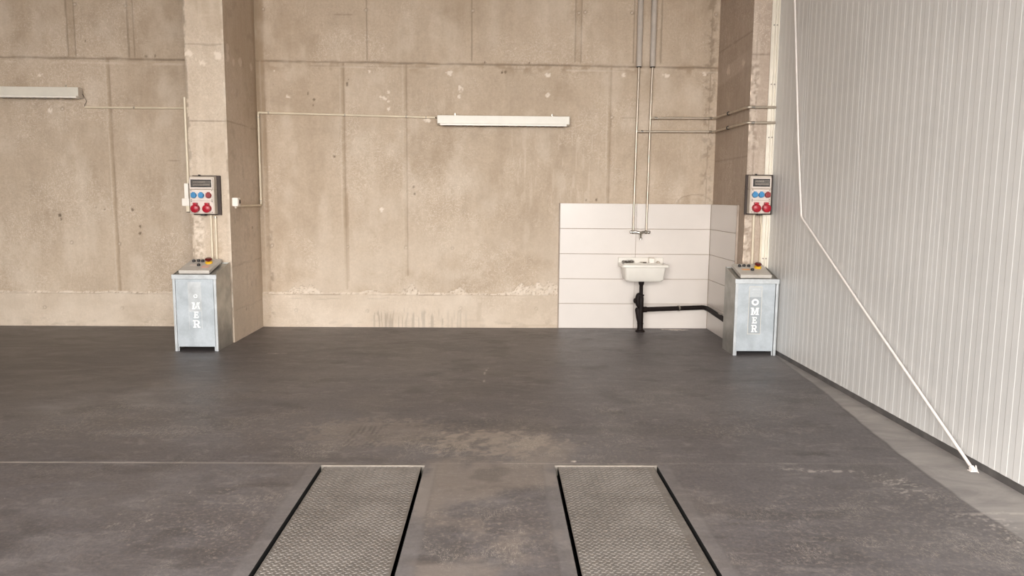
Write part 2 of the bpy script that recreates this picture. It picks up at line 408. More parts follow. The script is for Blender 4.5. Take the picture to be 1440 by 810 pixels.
    lowp = ss(1.5, .6, V) * ss(.35, .6, fbm(U, V, 2.4, 11, 4)) * ss(-3, -2.2, U); pale = mx(pale, lowp * .30); pale = mx(pale, ss(.45, .85, fbm(U, V * .6, 5, 10, 5)) * .30); stain_shade = mx(stain_shade, ss(.5, .85, fbm(U, V * .45, 3.1, 5, 5)) * .28)  # lowp: paler low wall, part discolouration, part floor bounce light painted in
    crk = ss(.035, .008, np.abs(crumb - .47)); dark = mx(dark, band * crk * .38); pale = pale * (1 - band * crk * .9); d += band * (crumb - .45) * .035
    dark = mx(dark, ss(.008, .002, np.abs(V - top)) * ss(-2.8, -2.5, U) * ss(.02, .05, amp) * .5)
    dark = mx(dark, hline(U, V, .345, .007, -2.5, -1.3, 10, .05) * ss(.4, .5, fbm(U, V, 3, 2, 2)) * .4)
    # drips on the plinth
    dr = ss(.52, .66, vn(U, V * .06, 72, 6)) * ss(.36, .46, fbm(U, U * 0, 2.2, 4, 2)) * ss(.27, .20, V + .08 * vn(U, U * 0, 55, 3))
    dr *= ss(-1.52, -1.45, U) * ss(-.1, -.3, U)
    dark = mx(dark, dr * .75)
    stain_shade = mx(stain_shade, ss(.045, .015, np.abs(U + .215 + .02 * (fbm(V, U, 6, 3, 2) - .5))) * ss(.0, .1, V) * ss(.33, .29, V) * .6)
    stain_shade = mx(stain_shade, dab(U, V, .5, .25, .12, 6, 2.1) * .35)
    stain_shade = mx(stain_shade, hline(U, V, .03, .02, .3, .8, 6, .03) * .5)
    q = dab(U, V, -.655, .07, .05, 3, .12); dark = mx(dark, q * .9)
    # arch shaped stain above the tiles
    ar = np.hypot((U - 2.36) / 1.9, V - 1.5) ; st = ss(.14, .10, ar + (fbm(U, V, 9, 2, 3) - .5) * .05)
    stain_shade = mx(stain_shade, st * .30 * ss(.3, .6, fbm(U, V, 14, 4, 3))); dark = mx(dark, ss(.010, .003, np.abs(ar - .115 + (fbm(U, V, 9, 2, 3) - .5) * .05)) * ss(1.49, 1.52, V) * .4)
    # broad blotches left by the pour
    stain_shade = mx(stain_shade, ss(.60, .80, fbm(U, V, .9, 14, 4)) * .22)
    stain_shade = mx(stain_shade, dab(U, V, .45, 1.25, .35, 8, 1.6) * .12)
    # brush-like vertical marks under the lamp
    vm = ss(.62, .75, vn(U, V * .12, 38, 9)) * ss(-.1, .3, U) * ss(1.3, 1.1, U) * ss(1.2, 1.7, V) * ss(2.45, 2.3, V)
    pale = mx(pale, vm * .22)
    for k, (x, z) in enumerate(SPOTS):
        q = dab(U, V, x, z, .016, k, .8); dark = mx(dark, q * .85); d += -.006 * q
    for k, (x, z) in enumerate(HOLES):
        a, b = ring(U, V, x, z); dark = mx(dark, a * .48); pale = mx(pale, b * .35); d += -.006 * b
    for k, (x, z) in enumerate(DABS):
        q = dab(U, V, x, z, .036 if k in (1, 10, 14) else .026, k + 2, .9 if k % 3 else 1.7); q = q * ss(.25, .5, fbm(U, V, 40, k, 2)); pale = mx(pale, q); d += .004 * q
        dark = dark * (1 - q)
    return d, dict(dark=dark, pale=pale, stain_shade=stain_shade)

back_place = lambda U, V, d: np.stack([U, 8.90 - d, V], -1)
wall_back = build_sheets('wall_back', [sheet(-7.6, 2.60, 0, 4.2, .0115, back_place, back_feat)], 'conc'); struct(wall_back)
struct(MB().box(-9.2, 3.1, 8.92, 9.2, -.3, 5.6).box(-9.2, -7.6, 8.90, 8.93, 0, 5.5).box(-7.6, 2.8, 8.90, 8.93, 4.2, 5.5).build('wall_back_core', 'conc'))

# ------------------------------------------------------------------ pillars
def pil_feat(kind):
    def f(U, V):
        dark = np.zeros_like(U); pale = np.zeros_like(U); stain_shade = np.zeros_like(U); d = np.zeros_like(U); mx = np.maximum
        def jn(z, k, s=.45):
            nonlocal dark, d
            q = hline(U, V, z, .010, -99, 99, k, .02); dark = mx(dark, q * s); d = d - .004 * q
        vm = ss(.55, .75, vn(U, V * .1, 26, 5)) * ss(.4, .6, fbm(U, V, 1.5, 6, 3))
        pale = mx(pale, vm * (.18 if kind in ('LF', 'RF') else .05))
        if kind == 'LF':
            jn(3.084, 1, .4); jn(2.317, 2, .6)
            for k, (x, z) in enumerate([(-3.16, 2.986), (-2.88, 2.989), (-3.034, 2.903), (-2.855, 2.965)]): pale = mx(pale, dab(U, V, x, z, .036, k, 1) * .9)
            lp = ss(-3.06, -3.10, U + .05 * (fbm(U, V, 8, 3, 3) - .5)) * ss(-3.19, -3.16, U) * ss(.85, .9, V) * ss(1.45, 1.35, V)
            cr = fbm(U, V, 30, 4, 3); pale = mx(pale, lp * ss(.40, .60, cr) * .65); dark = mx(dark, lp * ss(.42, .36, cr) * .25); d += lp * (cr - .5) * .01
            dark = mx(dark, ss(-3.178, -3.188, U + .03 * (fbm(U, V, 10, 5, 3) - .5)) * ss(.38, .5, fbm(U, V, 14, 3, 3)) * .6)
            dark = mx(dark, ss(-2.818, -2.808, U) * ss(.45, .55, fbm(U, V, 6, 13, 3)) * .5)
            pale = mx(pale, ss(-2.83, -2.815, U) * ss(.4, .6, fbm(U, V, 8, 7, 3)) * .5)
            stain_shade = mx(stain_shade, ss(.6, .75, fbm(U, V, 4, 9, 4)) * .25)
        elif kind == 'LS':
            jn(2.32, 3, .4); jn(.82, 4, .35); jn(.33, 5, .3)
            for k, (x, z) in enumerate([(7.998, 2.98), (8.162, 2.951), (8.387, 2.998), (8.741, 3.013), (8.0, 3.06)]): pale = mx(pale, dab(U, V, x, z, .045, k, 1.2) * .45)
            dark = mx(dark, ss(.62, .72, fbm(U, V, 9, 2, 4)) * .16)
            stain_shade = mx(stain_shade, ss(8.72, 8.88, U) * .30 + ss(.5, .7, fbm(U, V, 1.5, 9, 3)) * .2 + .22 * ss(1.6, 2.6, V))  # blotches, plus shade painted in towards the back corner and top
            pale = mx(pale, ss(1.3, .3, V) * .18)
            for k, (x, z) in enumerate([(8.5, .55), (8.6, 1.2), (8.3, .3)]): dark = mx(dark, dab(U, V, x, z, .016, k, 1) * .7)
        elif kind == 'RS':
            jn(2.0, 3, .3); jn(3.25, 2, .35)
            bnd = ss(.10, .06, np.abs(V - 2.96 - .06 * (8.5 - U))); stain_shade = mx(stain_shade, .10 + .2 * ss(.35, .65, fbm(U, V * .6, 3, 5, 4)))
            stain_shade = stain_shade * (1 - bnd * .6); pale = mx(pale, bnd * .10)
            for k, (x, z) in enumerate([(8.504, 2.978), (7.995, 2.982)]): pale = mx(pale, dab(U, V, x, z, .05, k, 1.1) * .6)
        elif kind == 'RF':
            jn(3.02, 4, .5)
            lp = ss(2.66, 2.62, U + .08 * (fbm(U, V, 7, 3, 3) - .5)); zz = ss(2.0, 2.1, V) * ss(3.0, 2.9, V) + ss(.8, .9, V) * ss(1.45, 1.35, V)
            cr = fbm(U, V, 30, 6, 3); pale = mx(pale, lp * zz * ss(.38, .62, cr) * .45); dark = mx(dark, lp * zz * ss(.42, .34, cr) * .25); d += lp * zz * (cr - .45) * .012
            stain_shade = mx(stain_shade, ss(.55, .75, fbm(U, V, 4, 3, 4)) * .2)
            q = vline(U, V, 2.615, .007, 1.4, 3.4, 4, .05); dark = mx(dark, q * .4)
        return d, dict(dark=dark, pale=pale, stain_shade=stain_shade)
    return f
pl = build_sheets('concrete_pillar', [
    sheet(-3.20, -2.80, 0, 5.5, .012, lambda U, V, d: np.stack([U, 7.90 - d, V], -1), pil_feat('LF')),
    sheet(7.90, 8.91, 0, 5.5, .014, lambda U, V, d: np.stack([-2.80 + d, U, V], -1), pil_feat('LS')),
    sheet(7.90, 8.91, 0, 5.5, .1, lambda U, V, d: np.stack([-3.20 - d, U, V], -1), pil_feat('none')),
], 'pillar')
struct(pl)
pr = build_sheets('concrete_pillar', [
    sheet(2.56, 2.86, 0, 5.5, .012, lambda U, V, d: np.stack([U, 7.72 - d, V], -1), pil_feat('RF')),
    sheet(7.72, 8.91, 0, 5.5, .014, lambda U, V, d: np.stack([2.56 - d, U, V], -1), pil_feat('RS')),
], 'pillar2')
struct(pr)

# ------------------------------------------------------------------ floor with two pits
def strip_edge(Y):
    return np.interp(Y, [2.0, 3.25, 3.75, 4.4, 4.98, 5.9, 7.33, 8.0], [2.45, 2.449, 2.457, 2.489, 2.561, 2.679, 2.80, 2.86])
PITS = [(-1.022, -.418), (.341, .945)]; PY0, PY1 = 2.2, 4.224
def floor_feat(X, Y):
    dark = np.zeros_like(X); pale = np.zeros_like(X); brown = np.zeros_like(X); scr = np.zeros_like(X); wh = np.zeros_like(X); mx = np.maximum
    e = strip_edge(Y) + (fbm(X, Y, 5, 3, 3) - .5) * .03
    s = ss(e - .008, e + .012, X)
    pale = mx(pale, s * (.8 + .4 * (fbm(X, Y, 3, 4, 3) - .5)))
    dark = mx(dark, ss(.018, .006, np.abs(X - e)) * (.35 + .65 * ss(5.9, 5.2, Y)) * ss(3.2, 4.6, Y) * .8)
    pale = mx(pale, ss(2.1, 2.8, X) * ss(6.2, 7.2, Y) * ss(8.2, 7.6, Y) * .35)
    brown = mx(brown, dab(X, Y, .02, 4.62, .27, 3, 1.5) * .85 * ss(.3, .55, fbm(X, Y, 14, 6, 4)) + dab(X, Y, -.75, 4.85, .26, 5, 2.2) * .35)
    brown = mx(brown, ss(.42, .62, fbm(X, Y, 2.6, 7, 5)) * ss(1.3, .3, np.abs(X)) * ss(5.4, 4.2, Y) * .5)
    brown = mx(brown, ss(-1.6, -4.0, X + .6 * (fbm(X, Y, .8, 3, 3) - .5)) * ss(4.6, 6.6, Y) * .16)  # reflection of pillar and wall painted brown at the far left
    dark = mx(dark, ss(-1.9, -4.2, X + 1.4 * (fbm(X, Y, .7, 8, 3) - .5)) * ss(4.2, 6.5, Y) * .40)  # same far-left reflection, painted darker
    dg = np.abs(Y - (5.9 + .45 * (X + 2.4))); pale = mx(pale, ss(.8, .1, dg) * ss(-4.0, -3.2, X) * ss(-1.3, -2.2, X) * (.05 + .35 * ss(.45, .65, fbm(X * .5, Y, 3.5, 2, 5))))
    dark = mx(dark, dab(X, Y, -.1, 6.0, .22, 9, 2.4) * .25 + dab(X, Y, 1.25, 4.9, .22, 1, 2.4) * .3 + dab(X, Y, -.1, 5.0, .16, 2, 3.) * .3)
    dark = mx(dark, dab(X, Y, 1.95, 4.42, .045, 6, 3.6) * .35 + ss(.58, .72, fbm(X, Y * 1.6, 3.2, 9, 5)) * .35)
    # tyre marks
    t = np.hypot(X + 1.0, (Y - 4.75) * .9)
    tm = ss(.1, .7, np.sin((X - .1 * (Y - 4.7) + .3 * (Y - 4.8) ** 2) * 185)) * ss(.14, .08, np.abs(X + .87)) * ss(.30, .15, np.abs(Y - 4.76)) * ss(.3, .5, fbm(X, Y, 8, 5, 3))
    dark = mx(dark, tm * .6); brown = mx(brown, ss(.20, .10, np.abs(X + .98)) * ss(.38, .2, np.abs(Y - 4.78)) * .2)
    scr = .30 + ss(.45, .65, fbm(X, Y, 1.3, 4, 3)) * .6
    scr = mx(scr, dab(X, Y, .0, 3.4, .45, 2, 1.0)); scr = mx(scr, dab(X, Y, -1.3, 3.5, .4, 3, 1.2)); scr = mx(scr, ss(.30, .1, np.abs(X - 2.22 - .12 * (4 - Y))) * ss(4.2, 3.9, Y))
    scr = mx(scr, dab(X, Y, -.15, 4.7, .4, 2, 2.4)); scr *= ss(7.0, 5.0, Y)
    # saw-cut joint
    jj = ss(.010, .004, np.abs(Y - 4.262 + .002 * (X + 3))) * ss(2.5, 2.4, X)
    wh = mx(wh, jj * (.30 * ss(-.8, -1.4, X) + .07 + .15 * ss(.5, .6, fbm(X, Y, 5, 3, 2))))
    # smoother mortar bands round the pits
    for a, b in PITS:
        bd = ss(.080, .070, np.maximum(np.maximum(a - X, X - b), 0) + (fbm(X, Y, 4, 6, 2) - .5) * .02) * ss(PY1 + .03, PY1 + .01, Y)
        inside = (X > a - .001) & (X < b + .001)
        bd = np.where(inside & (Y > PY1), 0, bd)
        pale = mx(pale, bd * .15); scr = scr * (1 - bd * .8); dark *= (1 - bd * .5)
        ed = ss(.012, .004, np.abs(np.maximum(a - X, X - b) - .075)) * ss(PY1 + .02, PY1, Y); dark = mx(dark, ed * .22)
    # whitish dried patch by the sink, streaks
    wh = mx(wh, dab(X, Y, 2.14, 8.79, .045, 3, 3.6) * .9)
    wh = mx(wh, dab(X, Y, -2.20, 7.35, .012, 3, 7) * .45); wh = mx(wh, dab(X, Y, .458, 4.287, .012, 1, 1.5) * .9)
    wh = mx(wh, ss(.006, .002, np.abs(X + .117 - .28 * (Y - 6.47) ** 2 - .05 * (Y - 6.4))) * ss(.3, .22, np.abs(Y - 6.47)) * .4)
    for (x, y, L, a) in ((1.9, 4.13, .16, .35), (1.75, 4.16, .12, .25), (2.55, 3.55, .25, .3)):
        wh = mx(wh, dab(X, Y, x, y, .02, 4, L / .02) * a * ss(.4, .55, fbm(X, Y, 30, 3, 3)))
    rg = np.abs(fbm(X * .6, Y * 2.2, 16, 7, 3) - .5); wh = mx(wh, ss(.035, .01, rg) * ss(.14, .05, np.abs(X - 2.22 - .25 * (3.95 - Y))) * ss(.30, .1, np.abs(Y - 3.9)) * .40)
    wh = mx(wh, ss(.03, .008, rg) * ss(.16, .08, np.abs(X - 2.42 + .15 * (Y - 3.3))) * ss(.45, .2, np.abs(Y - 3.25)) * .35)
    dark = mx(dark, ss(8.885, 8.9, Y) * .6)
    return np.zeros_like(X), dict(dark=dark, pale=pale, brown=brown, scratch=scr, white=wh)
fp = lambda U, V, d: np.stack([U, V, d], -1)
xs = [-6.4, PITS[0][0], PITS[0][1], PITS[1][0], PITS[1][1], 2.84]
sh = []
for i in range(5):
    if i in (1, 3):
        sh.append(sheet(xs[i], xs[i + 1], PY1, 8.92, .014, fp, floor_feat))
    else:
        sh.append(sheet(xs[i], xs[i + 1], PY0, PY1, .012, fp, floor_feat)); sh.append(sheet(xs[i], xs[i + 1], PY1, 8.92, .014, fp, floor_feat))
z0 = lambda X, Y: (np.zeros_like(X), {})
sh.append(sheet(-9.2, -6.4, PY0, 8.92, .5, fp, z0)); sh.append(sheet(-9.2, 2.84, -2.6, PY0, .5, fp, z0))
struct(build_sheets('floor', sh, 'floor'))
pit = MB()
for a, b in PITS:
    pit.add([(a, PY0, 0), (b, PY0, 0), (b, PY1, 0), (a, PY1, 0), (a, PY0, -.4), (b, PY0, -.4), (b, PY1, -.4), (a, PY1, -.4)], [(0, 1, 5, 4), (1, 2, 6, 5), (2, 3, 7, 6), (3, 0, 4, 7), (4, 5, 6, 7)])
struct(pit.build('floor_pits', 'pit'))
struct(MB().box(-60, 60, -60, -2.6, -.35, -.01).build('ground', 'asphalt'))

# ------------------------------------------------------------------ right wall: ribbed sandwich panels
def panel_wall():
    y0, y1 = -2.6, 7.72; prof = []      # (y, depth)
    y = 5.873 + .1 * 19 - .02
    ys = np.arange(-2.6, 7.75, .1) ; base = 5.873 % .1
    k0 = int(math.floor((y0 - 5.873) / .1)) + 1
    pts = [(y0, 0)]
    k = k0
    while True:
        c = 5.873 + .1 * k
        if c + .07 > y1: break
        dp = .0013
        joint = (k % 11 == 0)
        if joint: pts += [(c - .0045, 0), (c - .004, -.0004), (c + .003, .0026), (c + .0035, dp)]
        else: pts += [(c - .0028, 0), (c + .0028, dp)]
        pts += [(c + .0475, dp), (c + .0515, 0)]
        k += 1
    pts.append((y1, 0))
    # X grows away from the room; depth pushes the surface outwards; the face turned to the doorway catches light
    vs = []; fs = []
    for (yy, dp) in pts: vs += [(2.820 + dp, yy, .048), (2.820 + dp, yy, 5.5)]
    for i in range(len(pts) - 1): fs.append((2 * i, 2 * i + 1, 2 * i + 3, 2 * i + 2))
    m = MB(); m.add(vs, fs)
    m.box(2.835, 2.94, y0, y1, .0, 5.5)
    return m.build('wall_right', 'panelwall')
struct(panel_wall())
struct(MB().box(2.826, 2.84, -2.6, 7.72, 0, .052).build('baseboard_right', 'baseb'))
# white corner flashing with two ridges, between pillar and ribbed wall
fl = MB(); prof = [(2.742, 7.716), (2.742, 7.708), (2.775, 7.708), (2.777, 7.692), (2.785, 7.692), (2.787, 7.708), (2.802, 7.708), (2.804, 7.694), (2.819, 7.694), (2.819, 7.66), (2.816, 7.66), (2.816, 7.699), (2.80, 7.699), (2.80, 7.716)]
fl.prism(prof[:9] + [(2.819, 7.716)], lambda a, b, c: (a, b, c), 0, 5.5)
struct(fl.build('trim_1', 'flashing'))
for z in (2.72, 2.19, 3.3, .95):
    for x in (2.765, 2.797): MB().cyl((x, 7.699, z), (x, 7.709, z), .007, 8).build('screw', 'rust', bpy.data.objects['trim_1'])

# room behind the camera: walls, ceiling and the wide open doorway the daylight comes through
struct(MB().box(-9.4, -9.2, -2.8, 9.2, -.3, 5.6).build('wall_left', 'ceil'))
struct(MB().box(-9.4, 3.1, -2.8, 9.2, 5.5, 5.7).build('ceiling', 'ceil'))
struct(MB().box(-9.2, -4.4, -2.8, -2.6, -.3, 5.5).box(2.6, 2.95, -2.8, -2.6, -.3, 5.5).box(-4.4, 2.6, -2.8, -2.6, 4.5, 5.5).build('wall_rear', 'ceil'))

# ------------------------------------------------------------------ tiles
ts = empty('tile_splashback', (1.65, 8.88, 0)); tag(ts, 'white tiled splashback of long tiles in the corner behind the small sink', 'tiling')
def tl(o): o.location = -ts.location; return o
b1 = MB()
for r in range(5):
    for c, (xa, xb) in enumerate(((.740, 1.648), (1.648, 2.536))):
        b1.box(xa + .002, xb - .002, 8.878, 8.888, r * .3 + .003, r * .3 + .297)
b1.build('back_tiles', 'tile', ts, bevel=.0015).location = (-1.65, -8.88, 0)
b2 = MB()
for r in range(5): b2.box(2.538, 2.548, 7.915, 8.876, r * .3 + .003, r * .3 + .297)
t2 = empty('tile_splashback', (2.548, 8.4, 0)); tag(t2, 'narrow white tiled panel on the side of the right pillar, behind the right console', 'tiling')
b2.build('side_tiles', 'tile', t2, bevel=.0015).location = (-2.548, -8.4, 0)
MB().box(2.546, 2.558, 7.915, 8.877, 0, 1.499).build('grout_bed', 'grout', t2).location = (-2.548, -8.4, 0)
MB().box(2.536, 2.558, 7.903, 7.914, 0, 1.499).build('edge_trim', 'grout', t2).location = (-2.548, -8.4, 0)
MB().box(.738, 2.535, 8.8865, 8.899, .0, 1.499).build('grout_bed', 'grout', ts).location = (-1.65, -8.88, 0)
MB().box(.727, .737, 8.876, 8.899, 0, 1.499).build('edge_trim', 'grout', ts).location = (-1.65, -8.88, 0)

# ------------------------------------------------------------------ lamps
def lamp(x0, x1, z0, z1, label, clips, yf=8.775):
    t = empty('wall_lamp', ((x0 + x1) / 2, 8.885, z0)); cx = (x0 + x1) / 2
    L = lambda x: x - cx; Y = lambda y: y - 8.885; h = z1 - z0
    m = MB(); a, b = L(x0), L(x1)
    # channel: upright front, sloping ends, folded top
    m.hexa([(a, Y(yf), .018), (b, Y(yf), .018), (b + .0, Y(8.87), .0), (a, Y(8.87), .0)], [(a, Y(yf), h), (b, Y(yf), h), (b, Y(8.87), h), (a, Y(8.87), h)])
    m.build('housing', 'white_metal', t, bevel=.003)
    MB().box(a + .03, b - .03, Y(yf) + .006, Y(8.86), -.004, .019).build('diffuser', 'white_plastic', t, bevel=.002)
    n = int((b - a) / .07); P = [(a + .03, -.003)]
    for i in range(n):
        x = a + .06 + (b - a - .12) * i / (n - 1); P += [(x - .008, -.004), (x - .008, -.011), (x + .008, -.011), (x + .008, -.004)]
    P += [(b - .03, -.003)]
    s = MB(); k_ = len(P)
    s.add([(p, Y(yf) + .004, q) for p, q in P] + [(p, Y(8.86), q) for p, q in P], [(i, i + 1, k_ + i + 1, k_ + i) for i in range(k_ - 1)])
    s.build('louvre', 'grey_plastic', t)
    for e in (a, b):
        MB().box(e - .003 if e == a else e, e if e == a else e + .003, Y(yf) + .004, Y(8.87), .002, h - .002).build('end_cap', 'grey_plastic', t)
    for c in clips:
        q = MB(); q.box(L(c) - .012, L(c) + .012, Y(8.80), Y(8.90), h, h + .008); q.box(L(c) - .012, L(c) + .004, Y(8.80), Y(8.81), h + .006, h + .03)
        q.build('mounting_clip', 'steelpipe', t, bevel=.002)
    return tag(t, label, 'lamp')
k = 8.775 / 8.9
lamp(-.710 * k, .835 * k, 1.56 + (2.397 - 1.56) * k, 1.56 + (2.507 - 1.56) * k, 'long white strip lamp mounted on the concrete wall between the two pillars, unlit', (-.495, .625))
lamp(-6.35, -4.775, 1.56 + (2.665 - 1.56) * k, 1.56 + (2.782 - 1.56) * k, 'long white strip lamp left of the left pillar, cut off at its left end', (-4.92, -6.1))

# ------------------------------------------------------------------ conduits
def run(name, pts, r, m, label, cat, clamps=(), cm='steelpipe', cn='clamp', br=.03, n=12, group=None):
    o = MB().tube(bend(pts, br), r, n).build(name, m, smooth=True)
    tag(o, label, cat, group)
    for (p, ax, rr) in clamps:
        p = Vector(p); ax = Vector(ax)
        MB().cyl(p - ax * .008, p + ax * .008, rr, 14).build(cn, cm, o, smooth=True)
    return o
yw = 8.882
run('conduit', [(-4.765, yw, 2.553), (-3.30, yw, 2.556)], .0115, 'conduit', 'thin conduit running sideways on the wall from the left lamp to the left pillar', 'conduit',
    [((-4.2, yw, 2.555), (1, 0, 0), .016), ((-3.5, yw, 2.556), (1, 0, 0), .016)])
run('conduit', [(-3.222, 7.905, 2.556), (-3.222, 7.905, 1.68)], .0125, 'conduit', 'upright cream conduit on the outer edge of the left pillar above the small junction box', 'conduit')
o = run('lamp_wire', [(-4.772, 8.86, 2.70), (-4.752, 8.87, 2.66), (-4.735, 8.875, 2.62), (-4.765, 8.875, 2.575), (-4.765, yw, 2.553)], .0028, 'black', 'short thin dark wire hanging from the end of the left lamp to its conduit', 'wire', br=.02, n=6)
run('conduit', [(-2.752, yw, 2.513), (-.735, yw, 2.478)], .0125, 'conduit', 'thin conduit running sideways on the wall from the left pillar to the middle lamp', 'conduit',
    [((-2.66, yw, 2.512), (1, 0, 0), .018), ((-1.78, yw, 2.497), (1, 0, 0), .018), ((-1.07, yw, 2.485), (1, 0, 0), .018), ((-.84, yw, 2.48), (1, 0, 0), .016)])
run('lamp_wire', [(-.74, yw, 2.478), (-.715, 8.875, 2.47), (-.69, 8.86, 2.468)], .004, 'black', 'short dark wire between conduit and left end of the middle lamp', 'wire', br=.01, n=6)
run('conduit', [(-2.776, 8.055, 1.447), (-2.776, 8.865, 1.447), (-2.776, 8.865, 2.513), (-2.752, yw, 2.513)], .0125, 'conduit', 'cream conduit rising in the corner behind the left pillar up to the lamp conduit', 'conduit',
    [((-2.776, 8.865, 1.5), (0, 0, 1), .017), ((-2.776, 8.865, 2.46), (0, 0, 1), .017)])

# junction box on the pillar side
jb = empty('light_switch', (-2.80, 8.01, 1.445)); tag(jb, 'small white switch box on the shaded side of the left pillar', 'switch')
MB().box(0, .062, -.045, .045, 0, .092).build('switch_body', 'white_plastic', jb, bevel=.008)
MB().box(.061, .068, -.03, .03, .018, .076).build('switch_cover', 'grey_plastic', jb, bevel=.003)
MB().box(.0675, .071, -.012, .022, .03, .066).build('rocker', 'darkboard', jb, bevel=.002)
MB().cyl((.03, -.02, -.02), (.03, -.02, .002), .012, 12).build('cable_gland', 'grey_plastic', jb, smooth=True)
# white junction box left of the outlet box
sb = empty('junction_box', (-3.245, 7.905, 1.38)); tag(sb, 'small white junction box on the left edge of the left pillar beside the outlet box', 'junction box')
MB().box(-.042, .036, -.03, .03, .065, .145).build('box_body', 'white_plastic', sb, bevel=.008)
MB().box(-.012, .030, -.026, .024, .14, .30).build('upper_sleeve', 'white_plastic', sb, bevel=.004)
MB().box(.0, .034, -.026, .024, .006, .07).build('lower_sleeve', 'conduit', sb, bevel=.004)
MB().box(.002, .030, -.024, .02, .0, .008).build('black_grommet', 'black', sb)

# ------------------------------------------------------------------ outlet boxes
def outlet_box(x0, x1, yb, z0, z1, bx0, bx1, label):
    """board x0..x1, box bx0..bx1 in front of it"""
    t = empty('outlet_box', ((x0 + x1) / 2, yb, z0)); cx = (x0 + x1) / 2; H = z1 - z0
    MB().box(x0 - cx, x1 - cx, -.028, 0, 0, H).build('backing_board', 'darkboard', t, bevel=.003)
    a, b = bx0 - cx, bx1 - cx; W = b - a; d = .115
    m = MB(); m.box(a, b, -d, -.026, .012, H * .64)
    m.hexa([(a, -d, H * .64), (b, -d, H * .64), (b, -.026, H * .64), (a, -.026, H * .64)], [(a, -d + .012, H - .015), (b, -d + .012, H - .015), (b, -.026, H - .008), (a, -.026, H - .008)])
    m.build('enclosure', 'grey_plastic', t, bevel=.006)
    # top compartment: dark recess with breakers behind a tinted cover
    zt0, zt1 = H * .70, H - .045
    fr = MB(); f = -d - .004
    for (xa, xb, za, zb) in ((a + .012, b - .012, zt0 - .018, zt0), (a + .012, b - .012, zt1, zt1 + .012), (a + .008, a + .022, zt0 - .01, zt1 + .01), (b - .022, b - .008, zt0 - .01, zt1 + .01)):
        fr.box(xa, xb, f - .01, f + .016, za, zb)
    fr.build('cover_frame', 'panel_plastic', t, bevel=.003)
    MB().box(a + .02, b - .02, f - .003, f + .012, zt0, zt1).build('breaker_recess', 'black', t)
    MB().box(a + .045, b - .035, f - .008, f, zt0 + (zt1 - zt0) * .18, zt0 + (zt1 - zt0) * .42).build('breaker_row', 'grey_plastic', t)
    MB().box(a + .045, b - .085, f - .008, f, zt0 + (zt1 - zt0) * .58, zt0 + (zt1 - zt0) * .8).build('breaker_row', 'grey_plastic', t)
    MB().box(a + .034, b - .028, f - .0115, f - .009, zt0 + .012, zt1 - .010).build('tinted_cover', 'tint', t)
    # middle plate with three sockets
    MB().box(a + .012, b - .012, -d - .008, -d + .002, H * .365, H * .635).build('middle_plate', 'panel_plastic', t, bevel=.003)
    MB().box(a + .012, b - .012, -d - .008, -d + .002, .02, H * .352).build('lower_plate', 'panel_plastic', t, bevel=.003)
    for i, mm in enumerate(('blue', 'blue', 'dullred')):
        x = a + W * (.20 + .30 * i); z = H * .495
        s = MB().lathe([(.021, 0), (.029, .004), (.029, .020), (.026, .026), (.0, .026)], (x, -d - .007, z), (0, -1, 0), 20)
        so = s.build('socket', mm, t, smooth=True)
        MB().box(x - .024, x + .024, -d - .037, -d - .030, z - .020, z + .024).build('socket_flap', mm, so, bevel=.007)
        MB().box(x - .012, x + .012, -d - .034, -d - .012, z + .022, z + .034).build('hinge', mm, so, bevel=.002)
    for i in range(2):
        x = a + W * (.27 + .47 * i); z = H * .175
        s = MB().lathe([(.034, 0), (.040, .006), (.040, .022), (.036, .034), (.034, .05), (.0, .05)], (x, -d - .007, z), Vector((0, -1, -.12)), 24)
        so = s.build('industrial_socket', 'red', t, smooth=True)
        MB().lathe([(.040, 0), (.040, .006), (.030, .013), (.0, .016)], (x, -d - .055, z - .005), Vector((0, -1, -.12)), 24).build('socket_lid', 'red', so, smooth=True)
        MB().box(x - .02, x + .02, -d - .052, -d - .008, z + .034, z + .056).build('hinge', 'red', so, bevel=.004)
    for x in (a + .022, b - .022):
        for z in (H * .385, H * .615, .03, H * .34): MB().cyl((x, -d - .011, z), (x, -d - .006, z), .0042, 8).build('screw', 'darkboard', t)
    MB().box(a + .07, a + .085, -.05, -.02, H - .01, H + .008).build('lug', 'black', t, bevel=.002)
    MB().box(a + .1, a + .14, -.10, -.03, -.006, .013).build('cable_gland', 'black', t, bevel=.002)
    return tag(t, label, 'outlet box')
outlet_box(-3.165, -2.878, 7.895, 1.355, 1.762, -3.165, -2.912, 'power outlet box with blue and red sockets on the left pillar, above the left console')
outlet_box(2.540, 2.8175, 7.700, 1.405, 1.812, 2.560, 2.776, 'power outlet box with blue and red sockets on the right pillar beside the ribbed wall')
yc = 7.885
run('conduit', [(-2.993, yc, 1.36), (-2.993, yc, .845)], .0125, 'conduit', 'left one of two cream conduits between the outlet box and console at the left pillar', 'conduit', group=None)
run('conduit', [(-2.948, yc, 1.345), (-2.948, yc, .845)], .0125, 'conduit', 'right one of two cream conduits between the outlet box and console at the left pillar', 'conduit', [((-2.948, yc, 1.33), (0, 0, 1), .018)])
run('conduit', [(2.648, 7.703, 1.41), (2.652, 7.703, .83)], .0125, 'conduit', 'single cream conduit between the outlet box and console at the right pillar', 'conduit')
run('conduit', [(2.722, 7.703, 1.41), (2.722, 7.703, 1.34), (2.733, 7.703, 1.28), (2.733, 7.703, .83)], .009, 'conduit', 'thin grey conduit beside the white corner flashing under the right outlet box', 'conduit')

